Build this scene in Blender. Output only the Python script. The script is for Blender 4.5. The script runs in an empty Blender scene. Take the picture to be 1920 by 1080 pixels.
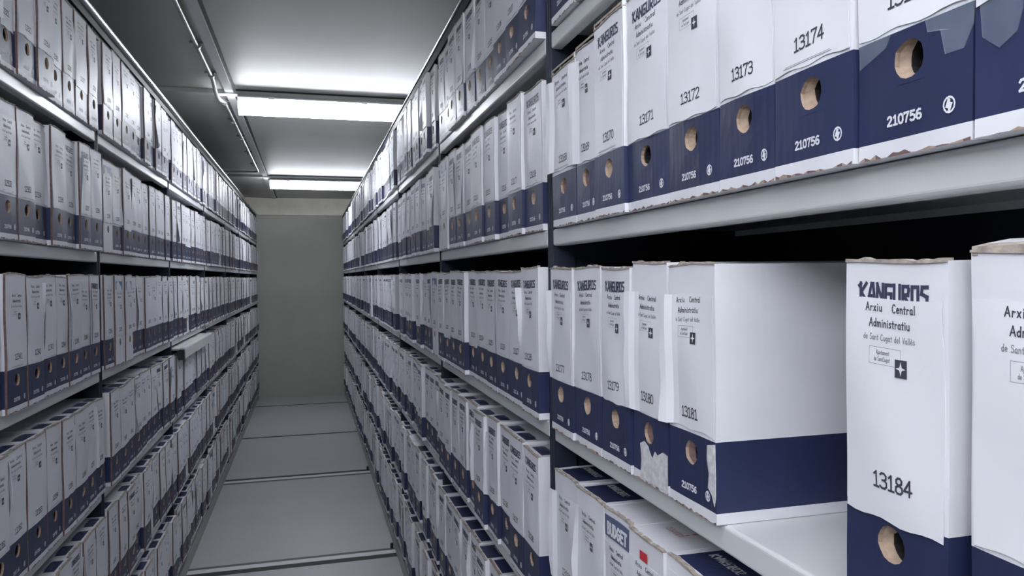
import bpy, bmesh, math, random
from mathutils import Vector, Matrix
from math import sin, cos, pi, radians

S = bpy.context.scene
C = S.collection

# ------------------------------------------------------------------ camera
CAM_H, YAW, PITCH, ROLL, FOC = 1.4286, 0.2666, -0.0159, -0.0105, 1398.1
fwd = Vector((sin(YAW)*cos(PITCH), cos(YAW)*cos(PITCH), sin(PITCH)))
rgt = Vector((cos(YAW), -sin(YAW), 0))
upv = rgt.cross(fwd)
rg2 = cos(ROLL)*rgt + sin(ROLL)*upv
up2 = -sin(ROLL)*rgt + cos(ROLL)*upv
cam_data = bpy.data.cameras.new('camera')
cam = bpy.data.objects.new('camera', cam_data)
C.objects.link(cam)
m = Matrix.Identity(4)
for i in range(3):
    m[i][0] = rg2[i]; m[i][1] = up2[i]; m[i][2] = -fwd[i]
m[2][3] = CAM_H
cam.matrix_world = m
cam_data.sensor_width = 36.0
cam_data.lens = 36.0*FOC/1920.0
cam_data.clip_start = 0.02
S.camera = cam

def project(x, y, z):
    d = Vector((x, y, z-CAM_H)); w = d.dot(fwd)
    if w < 0.05: return None
    return 960+FOC*d.dot(rg2)/w, 540-FOC*d.dot(up2)/w

# ------------------------------------------------------------------ world, exposure
w = bpy.data.worlds.new('world'); S.world = w; w.use_nodes = True
w.node_tree.nodes['Background'].inputs[0].default_value = (0.6, 0.65, 0.7, 1)
w.node_tree.nodes['Background'].inputs[1].default_value = 0.02
vs = S.view_settings
vs.view_transform = 'Standard'; vs.look = 'None'; vs.gamma = 1.0; vs.use_curve_mapping = False
vs.exposure = 0.0
LAMP_EMIT = 33.5
LAMP_COLOR = (0.89, 0.925, 1.0, 1)

# ------------------------------------------------------------------ materials
MATS = {}
def mat(name, col, rough=0.5, metal=0.0, noise=0.0, nscale=8.0, bump=0.0, bscale=60.0, ribs=False, spec=0.5, rand=0.0, emit=None, alpha=None):
    if name in MATS: return MATS[name]
    M = bpy.data.materials.new(name); M.use_nodes = True
    nt = M.node_tree; N = nt.nodes; L = nt.links
    b = N['Principled BSDF']
    b.inputs['Base Color'].default_value = (*col, 1)
    b.inputs['Roughness'].default_value = rough
    b.inputs['Metallic'].default_value = metal
    b.inputs['Specular IOR Level'].default_value = spec
    if alpha is not None: b.inputs['Alpha'].default_value = alpha
    if emit:
        b.inputs['Emission Color'].default_value = emit[0]
        b.inputs['Emission Strength'].default_value = emit[1]
    tc = N.new('ShaderNodeTexCoord')
    val = None
    if noise > 0:
        n = N.new('ShaderNodeTexNoise'); n.inputs['Scale'].default_value = nscale; n.inputs['Detail'].default_value = 5
        L.new(tc.outputs['Object'], n.inputs['Vector'])
        mr = N.new('ShaderNodeMapRange'); mr.inputs['From Min'].default_value = 0.3; mr.inputs['From Max'].default_value = 0.7
        mr.inputs['To Min'].default_value = 1-noise; mr.inputs['To Max'].default_value = 1+noise*0.4
        L.new(n.outputs['Fac'], mr.inputs['Value']); val = mr.outputs[0]
    if rand > 0:
        oi = N.new('ShaderNodeObjectInfo')
        mr2 = N.new('ShaderNodeMapRange'); mr2.inputs['To Min'].default_value = 1-rand; mr2.inputs['To Max'].default_value = 1.0
        L.new(oi.outputs['Random'], mr2.inputs['Value'])
        if val is None: val = mr2.outputs[0]
        else:
            mm = N.new('ShaderNodeMath'); mm.operation = 'MULTIPLY'
            L.new(val, mm.inputs[0]); L.new(mr2.outputs[0], mm.inputs[1]); val = mm.outputs[0]
    if val is not None:
        hs = N.new('ShaderNodeHueSaturation'); hs.inputs['Color'].default_value = (*col, 1)
        L.new(val, hs.inputs['Value']); L.new(hs.outputs[0], b.inputs['Base Color'])
    h = None
    if ribs:      # corrugated board: fine upright flutes on every upright face
        wv = N.new('ShaderNodeTexWave'); wv.wave_type = 'BANDS'; wv.bands_direction = 'DIAGONAL'
        mp = N.new('ShaderNodeMapping'); mp.inputs['Scale'].default_value = (1, 1, 0)
        L.new(tc.outputs['Object'], mp.inputs['Vector']); L.new(mp.outputs[0], wv.inputs['Vector'])
        wv.inputs['Scale'].default_value = 62; wv.inputs['Distortion'].default_value = 0.4
        h = wv.outputs['Fac']
        bp = N.new('ShaderNodeBump'); bp.inputs['Strength'].default_value = 0.10; bp.inputs['Distance'].default_value = 0.0006
        L.new(h, bp.inputs['Height']); L.new(bp.outputs[0], b.inputs['Normal'])
    elif bump > 0:
        n2 = N.new('ShaderNodeTexNoise'); n2.inputs['Scale'].default_value = bscale; n2.inputs['Detail'].default_value = 4
        L.new(tc.outputs['Object'], n2.inputs['Vector'])
        bp = N.new('ShaderNodeBump'); bp.inputs['Strength'].default_value = bump; bp.inputs['Distance'].default_value = 0.002
        L.new(n2.outputs['Fac'], bp.inputs['Height']); L.new(bp.outputs[0], b.inputs['Normal'])
    MATS[name] = M
    return M

WHITE = mat('white_cardboard', (0.76, 0.76, 0.805), 0.5, noise=0.05, nscale=14, ribs=True, rand=0.07, spec=0.4)
NAVY  = mat('navy_print', (0.024, 0.033, 0.095), 0.44, noise=0.12, nscale=20, ribs=True, rand=0.2)
BROWN = mat('brown_cardboard', (0.40, 0.295, 0.225), 0.85, noise=0.3, nscale=90, bump=0.4, bscale=300)
RIM   = mat('worn_board_edge', (0.40, 0.345, 0.30), 0.85, noise=0.35, nscale=110, bump=0.4, bscale=300)
EDGE  = mat('cardboard_cut_edge', (0.17, 0.105, 0.10), 0.85, noise=0.3, nscale=120)
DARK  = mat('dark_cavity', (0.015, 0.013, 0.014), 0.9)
PAPER = mat('label_paper', (0.78, 0.785, 0.83), 0.45, noise=0.04, nscale=9, bump=0.12, bscale=25, rand=0.06, spec=0.45)
INK   = mat('black_ink', (0.045, 0.045, 0.06), 0.6)
GINK  = mat('grey_ink', (0.24, 0.24, 0.26), 0.6)
LINK_ = mat('logo_navy_ink', (0.04, 0.045, 0.09), 0.5)
PALE  = mat('pale_print', (0.72, 0.73, 0.78), 0.5)
BLUE  = mat('light_blue_print', (0.13, 0.21, 0.36), 0.5)
RED   = mat('red_sticker', (0.55, 0.03, 0.04), 0.5)
SLATE = mat('slate_blue_print', (0.10, 0.125, 0.22), 0.45)
TAPE  = mat('translucent_tape', (0.42, 0.50, 0.60), 0.22, alpha=0.24, noise=0.2, nscale=60)
TORN  = mat('torn_paper', (0.62, 0.61, 0.63), 0.8, noise=0.25, nscale=120)
GREY  = mat('grey_shelf_paint', (0.60, 0.61, 0.62), 0.36, noise=0.04, nscale=3)
PLINTH= mat('grey_plinth_paint', (0.27, 0.275, 0.27), 0.4, noise=0.08, nscale=3)
STEEL = mat('dark_blue_steel', (0.018, 0.023, 0.040), 0.6, noise=0.1, nscale=5, spec=0.22)
BLACK = mat('black_rubber', (0.012, 0.012, 0.014), 0.6)
ALU   = mat('brushed_aluminium', (0.55, 0.55, 0.58), 0.25, metal=1.0)
PLAST = mat('white_plastic', (0.75, 0.76, 0.77), 0.3)
CONDM = mat('grey_conduit', (0.27, 0.275, 0.275), 0.28)
FLOORM= mat('grey_floor_panels', (0.37, 0.38, 0.39), 0.36, noise=0.06, nscale=2.5, bump=0.03, bscale=150)
WALLM = mat('warm_grey_plaster', (0.37, 0.37, 0.33), 0.75, noise=0.10, nscale=2.2, bump=0.25, bscale=40)
WALL2 = mat('pale_plaster_band', (0.62, 0.60, 0.52), 0.7, noise=0.15, nscale=5, bump=0.3, bscale=60)
CEILM = mat('satin_ceiling_panels', (0.52, 0.51, 0.475), 0.5, noise=0.06, nscale=3, bump=0.02, bscale=30, spec=0.35)
CEILT = mat('ceiling_joint_profile', (0.50, 0.50, 0.49), 0.4, noise=0.06, nscale=6)
DIFF  = mat('lit_opal_diffuser', (0.9, 0.9, 0.9), 0.4, emit=(LAMP_COLOR, LAMP_EMIT))
BOXMATS = [WHITE, NAVY, BROWN, EDGE, DARK, LINK_, PALE, BLUE, SLATE]
M_WHITE, M_NAVY, M_BROWN, M_EDGE, M_DARK, M_LOGO, M_PALE, M_BLUE, M_SLATE = range(9)
SHEETMATS = [PAPER, INK, GINK, RED]

# ------------------------------------------------------------------ helpers
def tag(o, label=None, cat=None, group=None, kind=None):
    if label: o['label'] = label
    if cat: o['category'] = cat
    if group: o['group'] = group
    if kind: o['kind'] = kind
    return o
def empty(name, loc=(0, 0, 0)):
    o = bpy.data.objects.new(name, None); o.location = loc; C.objects.link(o); o.empty_display_size = 0.1
    return o
class MB:
    """collects faces with material indices"""
    def __init__(s): s.v = []; s.f = []; s.m = []
    def face(s, pts, mi=0):
        n = len(s.v); s.v.extend(pts); s.f.append(tuple(range(n, n+len(pts)))); s.m.append(mi)
    def box(s, x0, x1, y0, y1, z0, z1, mi=0):
        p = [(x, y, z) for x in (x0, x1) for y in (y0, y1) for z in (z0, z1)]
        n = len(s.v); s.v.extend(p)
        for q in ((0, 1, 3, 2), (4, 6, 7, 5), (0, 4, 5, 1), (2, 3, 7, 6), (0, 2, 6, 4), (1, 5, 7, 3)):
            s.f.append(tuple(n+i for i in q)); s.m.append(mi)
    def tube(s, pts, r, n=12, mi=0, cap=True):
        pts = [Vector(p) for p in pts]; rings = []
        for i, p in enumerate(pts):
            t = (pts[min(i+1, len(pts)-1)] - pts[max(i-1, 0)]).normalized()
            a = Vector((0, 0, 1)) if abs(t.z) < 0.9 else Vector((1, 0, 0))
            u = t.cross(a).normalized(); w_ = u.cross(t)
            b = len(s.v)
            for k in range(n):
                q = p + r*(cos(2*pi*k/n)*u + sin(2*pi*k/n)*w_); s.v.append(tuple(q))
            rings.append(b)
        for a, b in zip(rings, rings[1:]):
            for k in range(n):
                s.f.append((a+k, a+(k+1) % n, b+(k+1) % n, b+k)); s.m.append(mi)
        if cap:
            s.f.append(tuple(rings[0]+k for k in range(n))); s.m.append(mi)
            s.f.append(tuple(rings[-1]+k for k in reversed(range(n)))); s.m.append(mi)
    def prism(s, prof, y0, y1, mi=0):
        """closed profile of (x,z) swept along y"""
        n = len(s.v); k = len(prof)
        s.v.extend([(x, y0, z) for x, z in prof] + [(x, y1, z) for x, z in prof])
        for i in range(k):
            j = (i+1) % k
            s.f.append((n+i, n+j, n+k+j, n+k+i)); s.m.append(mi)
        s.f.append(tuple(n+i for i in reversed(range(k)))); s.m.append(mi)
        s.f.append(tuple(n+k+i for i in range(k))); s.m.append(mi)
    def mesh(s, name, mats, weld=False, smooth=False):
        me = bpy.data.meshes.new(name); me.from_pydata(s.v, [], s.f)
        for a in mats: me.materials.append(a)
        me.polygons.foreach_set('material_index', s.m)
        if weld or smooth:
            bm = bmesh.new(); bm.from_mesh(me)
            bmesh.ops.remove_doubles(bm, verts=bm.verts, dist=1e-5)
            bmesh.ops.recalc_face_normals(bm, faces=bm.faces)
            bm.to_mesh(me); bm.free()
        if smooth:
            for p in me.polygons: p.use_smooth = True
            me.set_sharp_from_angle(angle=radians(35))
        me.update()
        return me
    def build(s, name, mats, parent=None, weld=True, smooth=False, loc=None, bevel=0.0):
        if not isinstance(mats, list): mats = [mats]
        me = s.mesh(name, mats, weld, smooth)
        if bevel:
            bm = bmesh.new(); bm.from_mesh(me)
            bmesh.ops.bevel(bm, geom=bm.edges[:], offset=bevel, segments=2, affect='EDGES', clamp_overlap=True)
            bm.to_mesh(me); bm.free()
            for p in me.polygons: p.use_smooth = True
            me.set_sharp_from_angle(angle=radians(50))
        return link(name, me, parent, loc)
def link(name, me, parent=None, loc=None):
    o = bpy.data.objects.new(name, me); C.objects.link(o)
    if parent: o.parent = parent
    if loc is not None: o.location = loc
    return o

# ------------------------------------------------------------------ room shell
Y0, Y1 = -3.3, 9.44
XL, XR, ZC = -1.30, 1.30, 2.40
mb = MB()
rails = [3.87, 5.53]
joints = [0.05, 2.05, 7.03, 8.74]
XC = 3.0      # the cross corridor in front of the racks is wider than the aisle
mb.box(-XC-.1, XC+.1, Y0-.1, Y1+.1, -.10, 0)
tag(mb.build('floor', FLOORM), kind='structure')
for name, a in (('wall_far', (XL-.1, XR+.1, Y1, Y1+.1, 0, ZC)), ('wall_near', (-XC-.1, XC+.1, Y0-.1, Y0, 0, ZC)),
                ('wall_left', (XL-.1, XL, 0, Y1, 0, ZC)), ('wall_right', (XR, XR+.1, 0, Y1, 0, ZC)),
                ('wall_corridor_left', (-XC-.1, -XC, Y0, .1, 0, ZC)), ('wall_corridor_right', (XC, XC+.1, Y0, .1, 0, ZC)),
                ('wall_side_left', (-XC, XL-.1, 0, .1, 0, ZC)), ('wall_side_right', (XR+.1, XC, 0, .1, 0, ZC))):
    mb = MB(); mb.box(*a); tag(mb.build(name, WALLM), kind='structure')
mb = MB(); mb.box(-XC-.1, XC+.1, Y0-.1, Y1+.1, ZC, ZC+.1); tag(mb.build('ceiling', CEILM), kind='structure')
mb = MB(); mb.box(XL, XR, Y1-.035, Y1, 2.195, ZC); tag(mb.build('trim_1', WALL2, bevel=.004), kind='structure')   # paler, slightly raised band across the top of far wall
# ceiling joint profiles: one along the aisle, some across
mb = MB(); mb.box(-.397, -.357, Y0, Y1-.035, 2.386, ZC); mb.box(-.357, -.343, Y0, Y1-.035, 2.396, ZC, 1)
tag(mb.build('trim_2', [CEILT, BLACK]), kind='structure')
k = 3
for y in (-2.65, 0.13, 4.08, 7.36):
    mb = MB(); mb.box(XL, XR, y, y+.05, 2.378, ZC-.0005); mb.box(-.343, XR, y-.016, y, 2.395, ZC-.0005, 1)
    tag(mb.build('trim_%d' % k, [CEILT, BLACK]), kind='structure'); k += 1

# ------------------------------------------------------------------ rails and joints in the floor
def lines(y, a, n):
    tilt = 0.0
    return None
for y in rails:
    root = empty('floor_rail', (0, y, 0))
    nth = 'nearer' if y < 4.5 else 'farther'
    tag(root, 'steel track set in dark grooves across the aisle floor, the %s of the two' % nth, 'floor rail', 'steel tracks crossing the floor')
    mb = MB(); mb.box(-.98, .82, .0, .048, 0, .0022); mb.build('steel_strip', GREY, root)
    fa, fb = ((-.048, 0), (.048, .080)) if y < 4.5 else ((.048, .100), (-.035, 0))
    mb = MB(); mb.box(-.98, .82, fa[0], fa[1], 0, .0012); mb.build('groove', BLACK, root)
    mb = MB(); mb.box(-.98, .82, fb[0], fb[1], 0, .0010); mb.build('groove', mat('dusty_groove', (.09, .09, .088), .6), root)
    mb = MB(); mb.tube([(.405, .073, .002), (.405, .073, .028)], .008); mb.build('stop_pin', BLACK, root)
for j, y in enumerate(joints):
    mb = MB(); mb.box(XL, XR, y, y+.036, 0, .0009)
    tag(mb.build('trim_%d' % k, BLACK), kind='structure'); k += 1

# ------------------------------------------------------------------ shelving racks
BAY, PITCHZ = 1.16, 0.35
ROWTOP = [1.512+(2-r)*PITCHZ for r in range(1, 7)]    # shelf top of rows 1..6
XRF, XLF = 0.423, -0.592
DEP = 0.385
POST_R = [1.282+BAY*i for i in range(-1, 8)]
POST_L = [2.429+BAY*i for i in range(-2, 7)]
def shelf_mesh(name, length):
    """front lip at x=0, body toward +x, y from 0 to length, top at z=0"""
    prof = [(.0045, 0), (.0026, -.0004), (.0012, -.0014), (.0003, -.0028), (0, -.0045), (0, -.026), (.0003, -.0276), (.0012, -.0290), (.0025, -.0300), (.0044, -.0305), (.018, -.0305), (.018, -.0285),
            (.0045, -.0285), (.002, -.026), (.002, -.006), (.006, -.002), (DEP-.02, -.002), (DEP-.02, -.012), (DEP-.017, -.012), (DEP-.017, 0)]
    m_ = MB(); m_.prism(prof, 0, length)
    me = m_.mesh(name, [GREY], weld=True)
    return me
def post_mesh():
    m_ = MB()
    # front profile in (x,y): two grooves down the face
    a = [(0, -.017), (0, -.009), (.004, -.007), (.004, -.003), (0, -.001), (0, .003), (.004, .005), (.004, .009), (0, .011), (0, .017), (.04, .017), (.04, -.017)]
    n = len(a)
    m_.v = [(x, y, 0) for x, y in a]+[(x, y, 2.178) for x, y in a]
    for i in range(n):
        j = (i+1) % n; m_.f.append((i, j, n+j, n+i)); m_.m.append(0)
    m_.f.append(tuple(reversed(range(n)))); m_.m.append(0); m_.f.append(tuple(range(n, 2*n))); m_.m.append(0)
    me = m_.mesh('upright', [STEEL], weld=True); return me
SHELF = shelf_mesh('shelf', BAY-.036)
POSTM = post_mesh()
def rack(side, posts, label):
    root = empty('shelving_rack', (XRF if side > 0 else XLF, posts[0], 0))
    tag(root, label, 'shelving rack', 'shelving racks facing each other across the aisle')
    if side < 0: root.rotation_euler = (0, 0, pi)
    Ly = posts[-1]-posts[0]
    def yy(y): return (y-posts[0]) if side > 0 else -(y-posts[0])
    for y in posts:
        link('upright', POSTM, root, (.0008, yy(y), 0))
        m_ = MB(); m_.box(.042, DEP, yy(y)-.006, yy(y)+.006, .02, 2.16)
        m_.build('side_panel', STEEL, root)
    for a in posts[:-1]:
        for z in ROWTOP:
            y0 = yy(a)+.018 if side > 0 else yy(a)-.018-(BAY-.036)
            link('shelf', SHELF, root, (0, y0, z))
    a, b = sorted((yy(posts[0]), yy(posts[-1])))
    m_ = MB(); m_.box(DEP, DEP+.008, a-.017, b+.017, .02, 2.16); m_.build('dark_backing', STEEL, root)  # added sheet, dark so that the gaps above the boxes stay black
    m_ = MB(); m_.box(.012, DEP, a-.017, b+.017, 0.0, .078); m_.build('base_plinth', PLINTH, root)
    m_ = MB(); m_.box(-.004, .012, a-.017, b+.017, .0, .062); m_.build('kick_strip', PLINTH, root, bevel=.002)
    if side > 0:
        m_ = MB(); m_.box(-.004, DEP, a-.017, b+.017, 2.1785, 2.184); m_.build('top_panel', STEEL, root)
        m_ = MB(); m_.box(-.006, -.001, a-.017, b+.017, 2.150, 2.1785); m_.build('fascia', STEEL, root)
        m_ = MB(); m_.prism([(-.006, 2.184), (-.006, 2.188), (.012, 2.225), (.016, 2.225), (.016, 2.184)], a-.017, b+.017)
        m_.build('top_rail', GREY, root)
        m_ = MB(); m_.tube([(-.008, a-.017, 2.1855), (-.008, b+.017, 2.1855)], .0035, 8); m_.build('bright_edge_strip', ALU, root, smooth=True)
    else:
        m_ = MB(); m_.box(-.002, DEP, a-.017, b+.017, 2.1785, 2.186); m_.build('top_panel', STEEL, root)
        m_ = MB(); m_.box(.005, .009, a-.017, b+.017, 2.1492, 2.165); m_.build('fascia', PLINTH, root)
        m_ = MB(); m_.box(-.004, .0, a-.017, b+.017, 2.163, 2.186); m_.build('fascia', BLACK, root)
        o = None
        m_ = MB(); m_.tube([(-.006, a-.017, 2.197), (-.006, b+.017, 2.199)], .0135, 14); m_.build('round_edge_rail', ALU, root, smooth=True)
    return root
rack(1, POST_R, 'long grey steel shelving rack filling the right side of the aisle')
rack(-1, POST_L, 'long grey steel shelving rack filling the left side of the aisle')

# pull-out reference shelf under third shelf of the left rack
root = empty('pull_out_shelf', (XLF, POST_L[3]+.02, 1.062))
tag(root, 'grey pull-out shelf with black end under third shelf of left rack', 'pull-out shelf')
m_ = MB(); m_.box(.026, .052, .02, BAY-.17, .008, .058); m_.build('front_panel', GREY, root, bevel=.003)
m_ = MB(); m_.box(-.30, .026, .004, BAY-.172, .050, .058); m_.build('board', GREY, root)
m_ = MB(); m_.box(.024, .051, -.004, .0195, .006, .052); m_.build('end_cap', BLACK, root, bevel=.002)

# ------------------------------------------------------------------ ceiling lights
def lamp(y, label, x=-.335):
    root = empty('ceiling_light', (x, y, 0))
    tag(root, label, 'ceiling light', 'fluorescent fittings along the ceiling')
    Lx = 1.25
    def sweep(prof, x0, x1, mi=0):
        m2 = MB(); m2.prism(prof, x0, x1, mi)
        m2.v = [(yv, xv, z) for xv, yv, z in m2.v]
        return m2
    # housing across the aisle
    hp = [(-.055, 2.3775), (-.096, 2.359), (-.096, 2.353), (.096, 2.353), (.096, 2.359), (.055, 2.3775)]
    sweep(hp, .0, Lx).build('housing', PLAST, root)
    n = 14
    dp = [(-.064, 2.3535)]+[(.066*cos(a), 2.342+.058*sin(a)) for a in [pi+pi*i/n for i in range(n+1)]]+[(.064, 2.3535)]
    sweep(dp, .010, Lx-.010).build('diffuser', DIFF, root, smooth=True)
    for xa, xb in ((0, .010), (Lx-.010, Lx)):
        ep = [(-.065, 2.3535)]+[(.067*cos(a), 2.343+.060*sin(a)) for a in [pi+pi*i/n for i in range(n+1)]]+[(.065, 2.3535)]
        sweep(ep, xa, xb).build('end_cap', DIFF, root)
    for xa in (.15, .62, 1.08):
        m_ = MB(); m_.box(xa, xa+.03, -.099, -.066, 2.348, 2.362); m_.build('clip', PLAST, root)
lamp(-.62, 'fluorescent ceiling light over the cross corridor, left of the aisle', -1.6)
lamp(-1.1, 'unseen fill light added in the middle of the cross corridor, left of the aisle', -1.6)  # extra unseen lamp, added to brighten the box sides facing the camera
lamp(-1.6, 'unseen fill light added deeper in the cross corridor, left of the aisle', -1.6)  # another added lamp out of view, strengthens the light on those sides
for y, lb in ((-2.6, 'fluorescent ceiling light over the cross corridor'), (.18, 'fluorescent ceiling light above the nearest bays'),
              (4.13, 'long lit fluorescent ceiling light, the nearer bright bar over the aisle'),
              (7.46, 'long lit fluorescent ceiling light, the farther bar close to the end wall')):
    lamp(y, lb)

# ------------------------------------------------------------------ conduit on ceiling
root = empty('conduit_pipe', (-.425, 2.6, 2.38))
tag(root, 'thin grey electrical conduit clipped along the ceiling left of the joint', 'conduit')
def cp(x, y, z): return (x+.425, y-2.6, z-2.38)
m_ = MB(); m_.tube([cp(-.425, 1.0, 2.382), cp(-.425, 3.78, 2.382)], .0082, 12); m_.build('pipe', CONDM, root, smooth=True)
m_ = MB(); m_.tube([cp(-.425, 3.78, 2.382), cp(-.426, 3.84, 2.380), cp(-.430, 3.92, 2.368), cp(-.432, 4.02, 2.358), cp(-.428, 4.12, 2.356), cp(-.424, 4.20, 2.366), cp(-.422, 4.26, 2.380), cp(-.42, 4.33, 2.384)], .010, 12)
m_.build('bend', CONDM, root, smooth=True)
m_ = MB(); m_.tube([cp(-.422, 4.33, 2.384), cp(-.415, 6.95, 2.384), cp(-.417, 7.0, 2.384), cp(-.43, 7.03, 2.384), cp(-.47, 7.045, 2.384), cp(-1.25, 7.05, 2.384)], .009, 12); m_.build('pipe', CONDM, root, smooth=True)
for y in (1.5, 2.05, 3.28, 3.74, 4.31, 4.80, 5.35, 6.0, 6.6):
    m_ = MB(); m_.tube([cp(-.423, y, 2.382), cp(-.423, y+.012, 2.382)], .014, 12); m_.box(-.028, .03, y-2.6, y-2.588, .010, .0195)
    m_.build('pipe_clip', CONDM, root)
m_ = MB(); m_.tube([cp(-.425, 2.66, 2.366), cp(-.425, 2.66, 2.3995)], .042, 20); m_.build('junction_box', CONDM, root, bevel=.002)

# ------------------------------------------------------------------ stroke lettering
G = {
'0': (.56, ".28,1 .12,.93 .03,.7 .03,.3 .12,.07 .28,0 .44,.07 .53,.3 .53,.7 .44,.93 .28,1"),
'1': (.5, ".08,.82 .27,1 .27,0;.06,0 .48,0"),
'2': (.56, ".04,.8 .14,.97 .34,1 .5,.86 .5,.66 .3,.38 .03,.04 .03,0 .54,0"),
'3': (.56, ".03,.88 .16,1 .36,1 .5,.86 .5,.66 .38,.54 .2,.53;.38,.54 .54,.4 .54,.15 .4,.01 .16,0 .01,.12"),
'4': (.58, ".4,0 .4,1 .02,.3 .56,.3"),
'5': (.56, ".5,1 .1,1 .06,.55 .3,.62 .5,.48 .53,.22 .4,.03 .15,0 .01,.12"),
'6': (.56, ".48,.95 .3,1 .12,.84 .03,.55 .03,.2 .15,.03 .35,0 .5,.12 .53,.32 .45,.5 .28,.56 .06,.42"),
'7': (.54, ".02,.9 .02,1 .52,1 .3,.5 .2,0"),
'8': (.56, ".28,.54 .1,.66 .08,.86 .2,1 .36,1 .48,.86 .46,.66 .28,.54 .06,.4 .03,.15 .16,0 .4,0 .53,.15 .5,.4 .28,.54"),
'9': (.56, ".08,.05 .26,0 .44,.16 .53,.45 .53,.8 .41,.97 .21,1 .06,.88 .03,.68 .11,.5 .28,.44 .5,.58"),
'A': (.66, ".02,0 .34,1 .62,0;.12,.34 .54,.34"), 'B': (.58, ".06,0 .06,1 .38,1 .48,.85 .4,.56 .06,.53;.4,.56 .54,.34 .46,.05 .06,0"),
'C': (.62, ".56,.84 .4,1 .2,.94 .05,.6 .05,.3 .2,.03 .4,0 .58,.14"), 'D': (.62, ".06,0 .06,1 .34,.95 .56,.62 .54,.32 .36,.04 .06,0"),
'E': (.54, ".5,1 .06,1 .06,0 .52,0;.06,.52 .44,.52"), 'G': (.66, ".58,.86 .4,1 .2,.94 .05,.6 .05,.3 .2,.03 .44,.02 .6,.2 .6,.46 .36,.46"),
'J': (.5, ".1,1 .46,1;.32,1 .32,.2 .2,0 .04,.12"), 'K': (.6, ".06,0 .06,1;.56,1 .08,.46 .56,0"), 'N': (.66, ".06,0 .06,1 .56,0 .58,1"),
'O': (.64, ".32,1 .12,.9 .05,.5 .12,.1 .32,0 .52,.1 .59,.5 .52,.9 .32,1"), 'R': (.58, ".06,0 .06,1 .4,.98 .5,.76 .38,.52 .08,.48 .54,0"),
'S': (.54, ".5,.9 .3,1 .1,.9 .1,.66 .42,.46 .5,.2 .3,0 .04,.1"), 'T': (.58, ".02,1 .56,1;.29,1 .29,0"), 'U': (.6, ".06,1 .06,.2 .2,0 .42,0 .54,.2 .54,1"),
'V': (.6, ".03,1 .3,0 .58,1"),
'a': (.5, ".42,.52 .24,.6 .06,.44 .06,.14 .2,0 .38,.12 .42,.5 .4,.12 .5,0"), 'c': (.44, ".38,.5 .22,.6 .06,.42 .06,.14 .22,0 .4,.08"),
'd': (.5, ".42,.4 .24,.56 .06,.4 .06,.14 .2,0 .4,.14;.42,1 .42,0"), 'e': (.48, ".06,.3 .42,.34 .36,.54 .2,.6 .06,.42 .06,.16 .22,0 .4,.08"),
'g': (.5, ".42,.52 .22,.6 .06,.42 .08,.16 .24,.04 .4,.16 .42,.56 .42,-.18 .26,-.34 .08,-.26"), 'i': (.22, ".1,.56 .1,0;.1,.78 .1,.86"),
'j': (.26, ".14,.56 .14,-.2 .02,-.32;.14,.78 .14,.86"), 'l': (.22, ".1,1 .1,0"), 'm': (.72, ".06,0 .06,.58;.06,.4 .2,.58 .34,.5 .34,0;.34,.4 .48,.58 .62,.5 .64,0"),
'n': (.48, ".06,0 .06,.58;.06,.38 .24,.58 .4,.46 .41,0"), 'r': (.4, ".06,0 .06,.56;.06,.36 .2,.56 .36,.5"), 's': (.42, ".36,.52 .2,.6 .08,.46 .34,.22 .24,.02 .04,.06"),
't': (.4, ".18,.86 .18,.04 .28,0;.02,.58 .36,.58"), 'u': (.5, ".06,.56 .08,.1 .24,0 .4,.14;.42,.58 .44,0"), 'v': (.46, ".03,.58 .22,0 .42,.58"),
'x': (.46, ".05,.58 .4,0;.4,.58 .04,0"), 'è': (.48, ".06,.3 .42,.34 .36,.54 .2,.6 .06,.42 .06,.16 .22,0 .4,.08;.12,.92 .28,.74"), ' ': (.36, ""),
}
LG = {
'K': (.50, ".10,1 .10,0;.46,1 .14,.5 .46,0;0,.86 .12,.98"), 'A': (.50, ".04,0 .24,1 .34,1 .46,0;.12,.3 .42,.3"),
'N': (.46, ".06,0 .06,1 .40,.0 .40,1"), 'G': (.46, ".42,.98 .07,.98 .07,.04 .40,.04 .40,.5 .24,.5"),
'U': (.46, ".07,1 .07,.04 .39,.04 .39,1"), 'R': (.46, ".07,0 .07,.97 .36,.97 .40,.8 .36,.5 .12,.5 .40,0"),
'O': (.48, ".08,.05 .08,.95 .40,.95 .40,.05 .08,.05"), 'S': (.44, ".38,.95 .10,.95 .07,.6 .36,.42 .36,.05 .04,.05"),
}
def logo_quads(x, y, h, sw, xs):
    out = []; cx = x
    for ch in 'KANGUROS':
        a, s_ = LG[ch]
        for q in s_.split(';'):
            s1 = [tuple(map(float, p.split(','))) for p in q.split()]
            for p, q2 in zip(s1, s1[1:]):
                ax, ay, bx, by = cx+p[0]*h*xs, y+p[1]*h, cx+q2[0]*h*xs, y+q2[1]*h
                L = math.hypot(bx-ax, by-ay); dx, dy = (bx-ax)/L*sw/2, (by-ay)/L*sw/2
                out.append([(ax-dx+dy, ay-dy-dx), (bx+dx+dy, by+dy-dx), (bx+dx-dy, by+dy+dx), (ax-dx-dy, ay-dy+dx)])
        cx += (a+.045)*h*xs
    return out
def glyph_strokes(ch):
    a, s = G[ch]
    return a, [[tuple(map(float, p.split(','))) for p in q.split()] for q in s.split(';')] if s else []
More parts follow.
